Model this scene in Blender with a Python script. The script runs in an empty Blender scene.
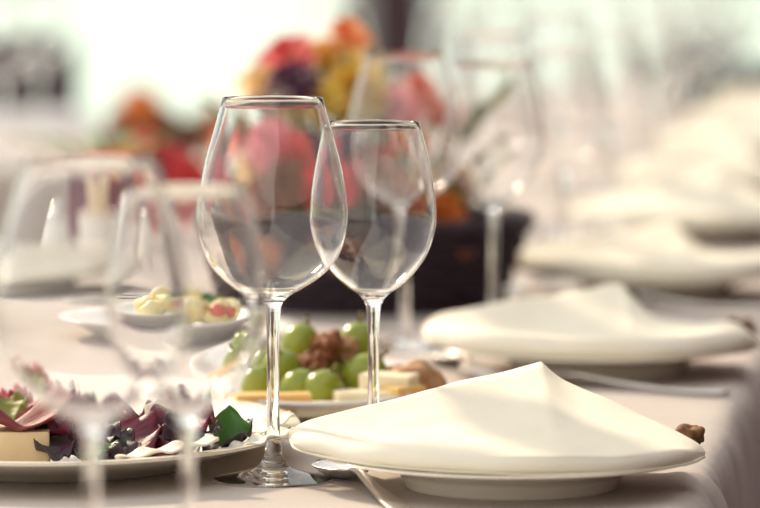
import bpy, bmesh, math, random
from mathutils import Vector, Matrix, noise
S = bpy.context.scene
C = S.collection
PI = math.pi
random.seed(7)

# ------------------------------------------------------------------ camera, sky, sun, exposure
CAM_Z = 1.098                      # table top is at 0.75
cam = bpy.data.cameras.new('camera'); cam_o = bpy.data.objects.new('camera', cam); C.objects.link(cam_o)
cam.sensor_width = 36.0
cam.lens = 36.0 * 4400 / 760
cam_o.location = (0, 0, CAM_Z)
cam_o.rotation_euler = (PI/2 - math.atan(356/4400), 0, 0)
cam.clip_start = 0.05; cam.clip_end = 500
cam.dof.use_dof = True
cam.dof.focus_distance = 2.645
cam.dof.aperture_fstop = 5.8
cam.dof.aperture_blades = 0
S.camera = cam_o

w = bpy.data.worlds.new('sky'); S.world = w; w.use_nodes = True
bg = w.node_tree.nodes['Background']
bg.inputs['Color'].default_value = (0.97, 0.95, 0.905, 1)
bg.inputs['Strength'].default_value = 1.05

sun = bpy.data.lights.new('sun', 'SUN'); sun.energy = 3.8; sun.angle = math.radians(6); sun.color = (1.0, 0.82, 0.60)
sun_o = bpy.data.objects.new('sun', sun); C.objects.link(sun_o)
sun_dir = Vector((0.50, -0.74, -0.52))           # from behind the table, from the left
sun_o.rotation_euler = sun_dir.to_track_quat('-Z', 'Y').to_euler()
sun_o.location = (-3, 6, 6)

vs = S.view_settings
S.display_settings.display_device = 'sRGB'
vs.view_transform = 'Standard'; vs.look = 'None'; vs.exposure = 0.2; vs.gamma = 1.0; vs.use_curve_mapping = False
try:
    S.cycles.max_bounces = 72; S.cycles.transmission_bounces = 72; S.cycles.transparent_max_bounces = 24
    S.cycles.glossy_bounces = 12; S.cycles.diffuse_bounces = 4
    S.cycles.use_denoising = True
    S.cycles.sample_clamp_indirect = 40
except Exception:
    pass

# ------------------------------------------------------------------ materials
def sock(bs, *names):
    for n in names:
        if n in bs.inputs: return bs.inputs[n]
def mat(name, col, rough=0.5, col2=None, scale=20.0, bump=0.0, bscale=200.0, metal=0.0, sss=0.0, sss_r=(0.01, 0.006, 0.003),
        trans=0.0, ior=1.45, spec=None, detail=3.0, lo=0.35, hi=0.65, stretch=None, coat=0.0, sheen=0.0):
    m = bpy.data.materials.new(name); m.use_nodes = True
    nt = m.node_tree; bs = nt.nodes['Principled BSDF']
    bs.inputs['Base Color'].default_value = (*col, 1)
    bs.inputs['Roughness'].default_value = rough
    bs.inputs['Metallic'].default_value = metal
    bs.inputs['IOR'].default_value = ior
    if spec is not None: bs.inputs['Specular IOR Level'].default_value = spec
    if trans: bs.inputs['Transmission Weight'].default_value = trans
    if coat: bs.inputs['Coat Weight'].default_value = coat
    if sheen: bs.inputs['Sheen Weight'].default_value = sheen
    if sss:
        bs.inputs['Subsurface Weight'].default_value = sss
        bs.inputs['Subsurface Radius'].default_value = sss_r
        bs.inputs['Subsurface Scale'].default_value = 1.0
    tc = nt.nodes.new('ShaderNodeTexCoord')
    vec = tc.outputs['Object']
    if stretch:
        mp = nt.nodes.new('ShaderNodeMapping'); mp.inputs['Scale'].default_value = stretch
        nt.links.new(vec, mp.inputs['Vector']); vec = mp.outputs['Vector']
    if col2 is not None:
        n = nt.nodes.new('ShaderNodeTexNoise'); n.inputs['Scale'].default_value = scale; n.inputs['Detail'].default_value = detail
        nt.links.new(vec, n.inputs['Vector'])
        r = nt.nodes.new('ShaderNodeValToRGB')
        r.color_ramp.elements[0].position = lo; r.color_ramp.elements[1].position = hi
        r.color_ramp.elements[0].color = (*col, 1); r.color_ramp.elements[1].color = (*col2, 1)
        nt.links.new(n.outputs['Fac'], r.inputs['Fac']); nt.links.new(r.outputs['Color'], bs.inputs['Base Color'])
    if bump:
        n2 = nt.nodes.new('ShaderNodeTexNoise'); n2.inputs['Scale'].default_value = bscale; n2.inputs['Detail'].default_value = 4
        nt.links.new(vec, n2.inputs['Vector'])
        b = nt.nodes.new('ShaderNodeBump'); b.inputs['Strength'].default_value = bump; b.inputs['Distance'].default_value = 0.002
        nt.links.new(n2.outputs['Fac'], b.inputs['Height']); nt.links.new(b.outputs['Normal'], bs.inputs['Normal'])
    return m
def glass_mat(name, col=(1, 1, 1), ior=1.5):
    m = bpy.data.materials.new(name); m.use_nodes = True; nt = m.node_tree
    nt.nodes.clear()
    o = nt.nodes.new('ShaderNodeOutputMaterial'); g = nt.nodes.new('ShaderNodeBsdfGlass')
    g.inputs['Color'].default_value = (*col, 1); g.inputs['Roughness'].default_value = 0.0; g.inputs['IOR'].default_value = ior
    nt.links.new(g.outputs[0], o.inputs['Surface'])
    return m
def frosted_mat(name, col):
    m = bpy.data.materials.new(name); m.use_nodes = True; nt = m.node_tree; nt.nodes.clear()
    o = nt.nodes.new('ShaderNodeOutputMaterial')
    t = nt.nodes.new('ShaderNodeBsdfTranslucent'); d = nt.nodes.new('ShaderNodeBsdfDiffuse'); mx = nt.nodes.new('ShaderNodeMixShader')
    tc = nt.nodes.new('ShaderNodeTexCoord'); n = nt.nodes.new('ShaderNodeTexNoise'); n.inputs['Scale'].default_value = 6.0
    nt.links.new(tc.outputs['Object'], n.inputs['Vector'])
    r = nt.nodes.new('ShaderNodeValToRGB'); r.color_ramp.elements[0].color = (*[c*0.93 for c in col], 1); r.color_ramp.elements[1].color = (*col, 1)
    nt.links.new(n.outputs['Fac'], r.inputs['Fac'])
    nt.links.new(r.outputs['Color'], t.inputs['Color']); nt.links.new(r.outputs['Color'], d.inputs['Color'])
    mx.inputs['Fac'].default_value = 0.08
    nt.links.new(t.outputs[0], mx.inputs[1]); nt.links.new(d.outputs[0], mx.inputs[2]); nt.links.new(mx.outputs[0], o.inputs['Surface'])
    return m

M = dict(
    glass=glass_mat('clear_crystal'),
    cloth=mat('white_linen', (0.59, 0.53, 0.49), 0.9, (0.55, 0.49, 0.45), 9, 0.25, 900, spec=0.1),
    napkin=mat('cream_linen', (0.95, 0.90, 0.76), 0.9, (0.93, 0.87, 0.72), 30, 0.18, 1100, spec=0.1),
    hem=mat('hem_thread', (0.80, 0.73, 0.58), 0.9, (0.74, 0.66, 0.50), 300),
    china=mat('white_china', (0.93, 0.86, 0.72), 0.22, (0.91, 0.84, 0.70), 8, coat=0.3),
    chinaw=mat('bright_china', (0.93, 0.91, 0.87), 0.22, (0.91, 0.89, 0.85), 8, coat=0.3),
    steel=mat('brushed_steel', (0.78, 0.73, 0.70), 0.30, (0.70, 0.66, 0.63), 90, metal=1.0, stretch=(1, 20, 1)),
    wicker=mat('dark_wicker', (0.020, 0.010, 0.018), 0.6, (0.045, 0.022, 0.034), 60, 0.5, 300),
    wood=mat('dark_post_wood', (0.045, 0.022, 0.032), 0.6, (0.075, 0.04, 0.045), 10, 0.3, 60, stretch=(8, 8, 0.6)),
    greypost=mat('grey_metal', (0.55, 0.55, 0.54), 0.5, (0.50, 0.50, 0.50), 10),
    bluebench=mat('navy_fabric', (0.016, 0.018, 0.045), 0.9, (0.022, 0.025, 0.055), 40, 0.3, 300),
    frosted=frosted_mat('frosted_glass', (0.88, 1.0, 0.99)),
    stone=mat('terrace_stone', (0.10, 0.075, 0.07), 0.8, (0.075, 0.055, 0.05), 6, 0.3, 40),
    lawn=mat('pale_ground', (0.42, 0.45, 0.33), 0.9, (0.34, 0.38, 0.25), 2, 0.3, 20),
    shadewall=mat('plum_shade_wall', (0.085, 0.05, 0.062), 0.85, (0.065, 0.038, 0.048), 5, 0.4, 60),
    tablewood=mat('table_board', (0.40, 0.27, 0.16), 0.6, (0.30, 0.19, 0.11), 12, stretch=(1, 8, 1)),
    cover=mat('chair_cover_linen', (0.88, 0.86, 0.87), 0.9, (0.84, 0.82, 0.83), 10, 0.2, 500),
    grape=mat('green_grape', (0.24, 0.29, 0.018), 0.28, (0.34, 0.36, 0.04), 60, sss=0.5, sss_r=(0.006, 0.008, 0.001), coat=0.2),
    stem=mat('grape_stem', (0.25, 0.14, 0.05), 0.7, (0.20, 0.16, 0.05), 200),
    walnut=mat('walnut_kernel', (0.36, 0.13, 0.045), 0.6, (0.17, 0.055, 0.022), 150, 0.6, 350),
    cheesey=mat('amber_cheese', (0.86, 0.55, 0.20), 0.5, (0.80, 0.48, 0.15), 50, sss=0.2),
    cheesew=mat('ivory_cheese', (0.92, 0.82, 0.60), 0.5, (0.88, 0.76, 0.52), 50, 0.15, 300, sss=0.2),
    cheesep=mat('pale_hard_cheese', (0.78, 0.60, 0.36), 0.55, (0.72, 0.53, 0.30), 40, 0.25, 250, sss=0.15),
    rind=mat('cheese_rind', (0.40, 0.22, 0.10), 0.7, (0.30, 0.16, 0.07), 60, 0.4, 200),
    ham=mat('cured_ham', (0.13, 0.018, 0.024), 0.5, (0.24, 0.05, 0.045), 45, 0.3, 200, stretch=(1, 5, 1), spec=0.2),
    radic=mat('radicchio', (0.085, 0.006, 0.016), 0.4, (0.22, 0.022, 0.05), 70, 0.4, 160, stretch=(1, 6, 1)),
    radicred=mat('red_pepper_leaf', (0.42, 0.02, 0.05), 0.4, (0.60, 0.12, 0.16), 60, 0.3, 160),
    darkleaf=mat('dark_salad_leaf', (0.030, 0.035, 0.022), 0.45, (0.075, 0.02, 0.045), 90, 0.4, 200),
    basil=mat('basil_green', (0.045, 0.15, 0.025), 0.4, (0.065, 0.20, 0.035), 60, 0.3, 220),
    olivel=mat('olive_leaf', (0.15, 0.15, 0.015), 0.5, (0.20, 0.19, 0.02), 60),
    shav=mat('cheese_shaving', (0.93, 0.86, 0.74), 0.5, (0.90, 0.81, 0.66), 60, sss=0.3),
    crust=mat('bread_crust', (0.30, 0.15, 0.065), 0.8, (0.16, 0.075, 0.035), 150, 0.9, 260),
    bread=mat('bread_rusk', (0.52, 0.30, 0.15), 0.8, (0.40, 0.21, 0.10), 100, 0.8, 200),
    egg=mat('egg_yellow', (0.90, 0.72, 0.20), 0.5, (0.92, 0.86, 0.60), 70, 0.3, 150),
    tomato=mat('tomato_red', (0.62, 0.07, 0.03), 0.3, (0.70, 0.13, 0.04), 30, coat=0.3),
    stick=mat('pale_breadstick', (0.88, 0.76, 0.56), 0.8, (0.80, 0.64, 0.42), 90, 0.4, 200),
    magenta=mat('magenta_ceramic', (0.13, 0.006, 0.042), 0.35, (0.17, 0.01, 0.055), 12),
    crimson=mat('crimson_fabric', (0.50, 0.03, 0.09), 0.8, (0.60, 0.06, 0.12), 30),
    green=mat('stem_green', (0.15, 0.25, 0.05), 0.5, (0.22, 0.32, 0.08), 40),
    leafg=mat('foliage_green', (0.16, 0.19, 0.03), 0.5, (0.24, 0.25, 0.05), 40),
)
for nm, c1, c2 in (('yellow', (0.78, 0.50, 0.05), (0.62, 0.44, 0.04)), ('orange', (0.86, 0.28, 0.05), (0.75, 0.20, 0.03)), ('red', (0.68, 0.05, 0.06), (0.78, 0.12, 0.10)),
                   ('coral', (0.85, 0.20, 0.14), (0.80, 0.30, 0.20)), ('plum', (0.06, 0.012, 0.05), (0.10, 0.02, 0.06)), ('cream', (0.92, 0.72, 0.40), (0.88, 0.60, 0.25)),
                   ('rust', (0.42, 0.13, 0.04), (0.30, 0.09, 0.05)), ('pink', (0.80, 0.25, 0.28), (0.75, 0.18, 0.22)), ('brown', (0.20, 0.085, 0.05), (0.28, 0.12, 0.06)), ('olive', (0.30, 0.26, 0.03), (0.22, 0.20, 0.03))):
    M['f_'+nm] = mat('petal_'+nm, c1, 0.7, c2, 60, sss=0.15)

# ------------------------------------------------------------------ helpers
def link(o, parent=None):
    C.objects.link(o)
    if parent is not None: o.parent = parent
    return o
def tag(o, label=None, cat=None, group=None, kind=None):
    if label: o['label'] = label
    if cat: o['category'] = cat
    if group: o['group'] = group
    if kind: o['kind'] = kind
    return o
def me_from(name, verts, faces, smooth=True):
    me = bpy.data.meshes.new(name); me.from_pydata([tuple(v) for v in verts], [], faces)
    if smooth: me.polygons.foreach_set('use_smooth', [True]*len(me.polygons))
    me.update(); return me
def obj(name, me, m, parent=None, loc=None, rot=None, scale=None):
    if len(me.materials) == 0 and m is not None: me.materials.append(M[m] if isinstance(m, str) else m)
    o = bpy.data.objects.new(name, me); link(o, parent)
    if loc is not None: o.location = loc
    if rot is not None: o.rotation_euler = rot
    if scale is not None: o.scale = scale if not isinstance(scale, (int, float)) else (scale,)*3
    return o
def thing(name, label, cat, loc=(0, 0, 0), rot=(0, 0, 0), group=None):
    e = bpy.data.objects.new(name, None); e.empty_display_size = 0.02; link(e)
    e.location = loc; e.rotation_euler = rot
    return tag(e, label, cat, group)
def dup(root, loc=None, rot=None, label=None, scale=None):
    r = root.copy(); C.objects.link(r)
    if loc is not None: r.location = loc
    if rot is not None: r.rotation_euler = rot
    if scale is not None: r.scale = scale
    if label: r['label'] = label
    for ch in [c for c in bpy.data.objects if c.parent == root]:
        c = ch.copy(); C.objects.link(c); c.parent = r
        for g in [q for q in bpy.data.objects if q.parent == ch]:
            d = g.copy(); C.objects.link(d); d.parent = c
    return r
def W(x, d, z=0.0):                 # cm, z above table top -> metres
    return (x/100, d/100, 0.75 + z/100)
TA = math.radians(7.46); TX, TY = math.sin(TA), math.cos(TA)
def T(u, d, z=0.0):                 # u: cm left(-) of the table's right edge, d: cm away
    v = (d - 257)/TY + u*TX/TY
    return W(19 + v*TX + u*TY, 257 + v*TY - u*TX, z)
def crom(pts, n):                   # Catmull-Rom through points
    P = [Vector(p) for p in pts]; out = []
    for i in range(n):
        t = i/(n-1)*(len(P)-1); k = min(int(t), len(P)-2); f = t-k
        p1, p2 = P[k], P[k+1]; p0 = P[k-1] if k > 0 else p1*2-p2; p3 = P[k+2] if k+2 < len(P) else p2*2-p1
        out.append(0.5*((2*p1) + (p2-p0)*f + (2*p0-5*p1+4*p2-p3)*f*f + (3*p1-p0-3*p2+p3)*f**3))
    return out
def lathe(profile, n=64, cap0=False, cap1=False, sx=1.0, sy=1.0, twist=None):
    vs, fs = [], []; k = len(profile)
    for r, z in profile:
        for i in range(n):
            a = 2*PI*i/n; vs.append((r*sx*math.cos(a), r*sy*math.sin(a), z))
    for j in range(k-1):
        for i in range(n):
            i2 = (i+1) % n
            fs.append((j*n+i, j*n+i2, (j+1)*n+i2, (j+1)*n+i))
    if cap0: fs.append(tuple(reversed(range(n))))
    if cap1: fs.append(tuple(range((k-1)*n, k*n)))
    return vs, fs
def cm(pts): return [(a/100, b/100) for a, b in pts]
def dense(profile, n):
    return [(max(0.0, p.x), p.y) for p in crom([(a, b, 0) for a, b in profile], n)]
def tube(path, rad, n=10, caps=True):
    vs, fs = [], []
    P = [Vector(p) for p in path]; k = len(P)
    R = rad if isinstance(rad, (list, tuple)) else [rad]*k
    for j, p in enumerate(P):
        d = (P[min(j+1, k-1)] - P[max(j-1, 0)])
        d = d.normalized() if d.length > 1e-9 else Vector((0, 0, 1))
        u = d.cross(Vector((0, 0, 1)) if abs(d.z) < 0.9 else Vector((1, 0, 0))).normalized(); v = d.cross(u)
        for i in range(n):
            a = 2*PI*i/n; vs.append(p + (u*math.cos(a) + v*math.sin(a))*R[j])
    for j in range(k-1):
        for i in range(n):
            i2 = (i+1) % n; fs.append((j*n+i, j*n+i2, (j+1)*n+i2, (j+1)*n+i))
    if caps: fs.append(tuple(reversed(range(n)))); fs.append(tuple(range((k-1)*n, k*n)))
    return vs, fs
def box_me(name, sx, sy, sz, bev=0.0, seg=2, jitter=0.0, seed=0):
    bm = bmesh.new(); bmesh.ops.create_cube(bm, size=1)
    for v in bm.verts: v.co = Vector((v.co.x*sx, v.co.y*sy, (v.co.z+0.5)*sz))
    if bev: bmesh.ops.bevel(bm, geom=bm.edges[:]+bm.verts[:], offset=bev, segments=seg, affect='EDGES', profile=0.6)
    if jitter:
        for v in bm.verts: v.co += noise.noise_vector(v.co*60 + Vector((seed*7.1, seed, 0)))*jitter
    bmesh.ops.recalc_face_normals(bm, faces=bm.faces)
    me = bpy.data.meshes.new(name); bm.to_mesh(me); bm.free()
    return me
def blob_me(name, rx, ry, rz, bump=0.0, freq=60, seed=0, sub=3, floor=True):
    bm = bmesh.new(); bmesh.ops.create_icosphere(bm, subdivisions=sub, radius=1)
    for v in bm.verts:
        k = 1 + bump*noise.noise(Vector((v.co.x*rx, v.co.y*ry, v.co.z*rz))*freq + Vector((seed*3.3, seed*1.7, seed)))
        v.co = Vector((v.co.x*rx*k, v.co.y*ry*k, v.co.z*rz*k))
    lo = min(v.co.z for v in bm.verts)
    if floor:
        for v in bm.verts: v.co.z -= lo
    me = bpy.data.meshes.new(name); bm.to_mesh(me); bm.free()
    me.polygons.foreach_set('use_smooth', [True]*len(me.polygons)); return me
def sheet_me(name, fn, nu, nv, thick=0.0008):
    vs = []
    for j in range(nv):
        for i in range(nu): vs.append(Vector(fn(i/(nu-1), j/(nv-1))))
    top = len(vs); nrm = [Vector((0, 0, 0)) for _ in vs]; fs = []
    for j in range(nv-1):
        for i in range(nu-1):
            a, b, c, d = j*nu+i, j*nu+i+1, (j+1)*nu+i+1, (j+1)*nu+i
            fs.append((a, b, c, d)); n = (vs[c]-vs[a]).cross(vs[d]-vs[b])
            for q in (a, b, c, d): nrm[q] += n
    allv = vs + [v - (n.normalized() if n.length > 0 else Vector((0, 0, 1)))*thick for v, n in zip(vs, nrm)]
    ff = fs + [tuple(top+q for q in reversed(f)) for f in fs]
    rim = [i for i in range(nu)] + [j*nu+nu-1 for j in range(1, nv)] + [(nv-1)*nu+i for i in range(nu-2, -1, -1)] + [j*nu for j in range(nv-2, 0, -1)]
    for a, b in zip(rim, rim[1:]+rim[:1]): ff.append((b, a, top+a, top+b))
    return me_from(name, allv, ff)

# ------------------------------------------------------------------ the terrace
fl = obj('floor', box_me('floor', 16, 22, 0.1), 'stone', loc=(0, 4.5, -0.1)); tag(fl, 'dark brown terrace floor under the tables', 'floor', kind='structure')
gr = obj('ground', box_me('ground', 160, 160, 0.1), 'lawn', loc=(0, 60, -0.35)); tag(gr, 'pale grassy ground beyond the terrace', 'ground', kind='structure')
wr = obj('shade_wall_right', box_me('shade_wall_right', 0.25, 18, 3.0), 'shadewall', loc=(1.75, 4.5, 0), rot=(0, 0, -TA)); tag(wr, 'unseen dark plum wall added to shade the right side of the long table', 'wall', kind='structure')  # out of view; added, and kept dark, to shade the cloth's right skirt
BD = 11.0
wb = thing('wall_back', 'pale frosted glass terrace screen with dark posts', 'screen', (0, BD, 0)); wb['kind'] = 'structure'
pane_me = box_me('pane', 1.46, 0.012, 1.32, 0.002, 1); post_me = box_me('post', 0.125, 0.10, 1.5, 0.006, 2); clamp_me = box_me('clamp', 0.075, 0.05, 1.36, 0.006, 2)
for i in range(-3, 5):
    obj('post', post_me, 'wood', wb, (0.045 + (i)*1.6, 0, 0))
    obj('clamp_strip', clamp_me, 'greypost', wb, (0.045 + i*1.6 - 0.085, 0.0, 0))
    obj('pane', pane_me, 'frosted', wb, (0.845 + i*1.6 - 0.015, 0, 0.05))
obj('handrail', box_me('handrail', 12.9, 0.09, 0.05, 0.01), 'wood', wb, (0.845, 0, 1.5))

tp = thing('trim_1', 'dark brown terrace post standing behind the flower basket', 'post', (0.032, 8.05, 0)); tp['kind'] = 'structure'
obj('post_shaft', box_me('post_shaft', 0.08, 0.08, 2.6, 0.004, 2), 'wood', tp); obj('post_shoe', box_me('post_shoe', 0.11, 0.11, 0.04, 0.006, 2), 'wood', tp)

# ------------------------------------------------------------------ long table and its cloth
D0, D1, TWID = 150.0, 745.0, 80.0
tb = thing('banquet_table', 'long banquet table hidden under the white tablecloth', 'table', T(-TWID/2, (D0+D1)/2, -75), (0, 0, -TA))
LEN = (D1-D0)/TY/100
obj('tabletop', box_me('tabletop', TWID/100-0.02, LEN-0.02, 0.03, 0.004), 'tablewood', tb, (0, 0, 0.712))
leg_me = box_me('leg', 0.05, 0.05, 0.712, 0.004)
for sx in (-1, 1):
    for k in range(5): obj('leg', leg_me, 'tablewood', tb, (sx*0.33, -LEN/2+0.12+(LEN-0.24)*k/4, 0))
def cloth():
    hw, hl, cr = TWID/200, LEN/2, 0.035
    per = []                                    # perimeter points with outward normals
    def seg(a, b, nrm, step):
        n = max(2, int((Vector(b)-Vector(a)).length/step))
        for i in range(n): per.append((Vector(a).lerp(Vector(b), i/n), Vector(nrm)))
    def arc(c, a0):
        for i in range(8):
            a = a0 + PI/2*i/8; n = Vector((math.cos(a), math.sin(a))); per.append((Vector(c)+n*cr, n))
    seg((hw, -hl+cr), (hw, hl-cr), (1, 0), 0.0075); arc((hw-cr, hl-cr), 0)
    seg((hw-cr, hl), (-hw+cr, hl), (0, 1), 0.02); arc((-hw+cr, hl-cr), PI/2)
    seg((-hw, hl-cr), (-hw, -hl+cr), (-1, 0), 0.0075); arc((-hw+cr, -hl+cr), PI)
    seg((-hw+cr, -hl), (hw-cr, -hl), (0, -1), 0.02); arc((hw-cr, -hl+cr), 1.5*PI)
    n = len(per); vs, fs = [], []
    s = 0; arcl = []
    for i in range(n):
        arcl.append(s); s += (per[(i+1) % n][0]-per[i][0]).length
    rings = [(-0.10, 0), (-0.07, 0), (-0.045, 0.0), (-0.028, 0.0), (-0.015, 0.0), (-0.007, -0.0012), (-0.001, -0.0045), (0.003, -0.010), (0.0055, -0.02), (0.007, -0.035),
             (0.009, -0.06), (0.012, -0.10), (0.016, -0.16), (0.02, -0.25), (0.024, -0.36), (0.027, -0.48)]
    for off, dz in rings:
        for i in range(n):
            p, nr = per[i]; a = arcl[i]
            f1 = noise.noise(Vector((a*9, 1.7, 0))) ; f2 = noise.noise(Vector((a*34, 5.2, 0.0))); f3 = noise.noise(Vector((a*75, 9.1, 0)))
            o = off; z = dz
            if dz == 0 and off > -0.05:
                k = (0.05+off)/0.05
                z += (max(0, f2)*0.010 + max(0, f3)*0.004)*k**2
            if dz < 0:
                k = min(1, -dz/0.30)**0.6
                o += f2*0.017*min(1, -dz/0.04) + f1*0.022*k + f3*0.004*min(1, -dz/0.02) + 0.006*k
                if dz > -0.03: z += (max(0, f2)*0.010 + max(0, f3)*0.004)*(1+dz/0.03)*0.6
            vs.append((p.x+nr.x*o, p.y+nr.y*o, z))
    for j in range(len(rings)-1):
        for i in range(n):
            i2 = (i+1) % n; fs.append((j*n+i, (j+1)*n+i, (j+1)*n+i2, j*n+i2))
    nR = max(2, int((2*hl-2*cr)/0.0075)); nE = max(2, int((2*hw-2*cr)/0.02)); L0 = nR + 8 + nE + 8
    for i in range(nR-1): fs.append((i, i+1, L0+nR-2-i, L0+nR-1-i))
    fs.append(tuple(range(nR-1, L0+1))); fs.append(tuple(range(L0+nR-1, n)) + (0,))
    assert n == 2*nR + 2*nE + 32, (n, nR, nE)
    return me_from('tablecloth', vs, fs)
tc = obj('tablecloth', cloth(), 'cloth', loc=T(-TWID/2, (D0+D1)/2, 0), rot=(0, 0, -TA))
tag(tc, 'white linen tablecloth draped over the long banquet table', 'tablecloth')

# ------------------------------------------------------------------ glasses
def glass_meshes(tag_, bowl, rimz, stem, foot_r, th=0.06):
    """bowl: outer (r,z) from the neck up to the rim in cm; stem: (r,z) from the foot up to the neck"""
    outer = dense(bowl, 40)
    inner = []
    zin = bowl[0][1] + 0.95                       # solid glass below the inside of the bowl
    for (r, z) in outer:
        t = max(0, 1-(z-zin)/6.0)
        if z > zin + 0.12: inner.append((max(0.0, r-th-0.09*t*t), z))
    inner = [(0.0, zin)] + [(inner[0][0]*0.5, zin+0.05)] + inner
    rim_r, rim_z = outer[-1]
    prof = outer + [(rim_r-th*0.2, rim_z+0.03), (rim_r-th*0.8, rim_z+0.03)] + list(reversed(inner))
    b = me_from(tag_+'_bowl', *lathe(cm(prof), 72))
    st = dense(stem, 24)
    s = me_from(tag_+'_stem', *lathe(cm(st), 72))
    r0, z0 = st[0]
    ft = dense([(0.0, 0.34), (foot_r*0.3, 0.28), (foot_r*0.65, 0.12), (foot_r-0.12, 0.0), (foot_r, 0.06), (foot_r-0.06, 0.13), (foot_r*0.75, 0.30), (foot_r*0.5, 0.52), (foot_r*0.28, 0.80), (r0*1.12+0.06, 1.4), (r0, z0)], 40)
    ft[-1] = (r0, z0)
    f = me_from(tag_+'_foot', *lathe(cm(ft), 72))
    return b, s, f
BOWL1 = [(0.46, 10.2), (0.56, 10.6), (0.95, 11.05), (1.8, 11.55), (2.85, 12.25), (3.75, 13.2), (4.3, 14.45), (4.47, 15.9), (4.33, 17.5), (4.02, 19.2), (3.52, 21.0), (3.0, 22.92)]
STEM1 = [(0.48, 2.0), (0.40, 3.2), (0.37, 5.0), (0.365, 7.2), (0.39, 9.0), (0.46, 10.2)]
BOWL2 = [(0.42, 9.4), (0.50, 9.85), (0.86, 10.4), (1.75, 11.05), (2.65, 11.95), (3.4, 13.15), (3.78, 14.4), (3.86, 15.5), (3.68, 17.4), (3.30, 19.3), (2.80, 21.07)]
STEM2 = [(0.46, 1.9), (0.38, 3.0), (0.35, 5.0), (0.34, 7.0), (0.36, 8.4), (0.42, 9.4)]
G1 = glass_meshes('wine', BOWL1, 22.95, STEM1, 3.6)
G2 = glass_meshes('white_wine', BOWL2, 21.1, STEM2, 3.55)
def glass(kind, x, d, label, rot=0.0, sc=1.0):
    e = thing('wine_glass', label, 'wine glass', W(x, d), (0, 0, rot), 'wine glasses on the banquet table')
    e.scale = (sc,)*3
    for nm, me in zip(('bowl', 'stem', 'foot'), kind): obj(nm, me, 'glass', e)
    return e
glass(G1, -6.4, 262, 'large sharp empty wine glass, the taller of the two in focus')
glass(G2, -0.4, 270, 'sharp empty wine glass behind the napkin, shorter of the two in focus', 0.4)
glass(G1, -13.2, 200, 'blurred large wine glass in front of the salad platter, at far left', 0.2)
glass(G2, -9.2, 209, 'blurred smaller wine glass overlapping the tall sharp glass', 0.8)
glass(G1, 1.9, 339, 'large wine glass seen behind the shorter sharp glass', 0.1)
glass(G2, 8.9, 345, 'wine glass before the right end of the black basket', 0.5, 1.04)
PLATES = [(7.8 + 8.3*k, 259 + 63.4*k) for k in range(8)]
ordn = ['first', 'second', 'third', 'fourth', 'fifth', 'sixth', 'seventh', 'eighth']
for k in range(2, 8):
    px, pd = PLATES[k]
    glass(G1, px-14.4+random.uniform(-.5, .5), pd+3.5+random.uniform(-.8, .8), 'large blurred wine glass left of the %s napkin along the right table edge' % ordn[k], k)
    glass(G2, px-7.8+random.uniform(-.5, .5), pd+12+random.uniform(-.8, .8), 'small blurred wine glass left of the %s napkin along the right table edge' % ordn[k], k+0.5)

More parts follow.
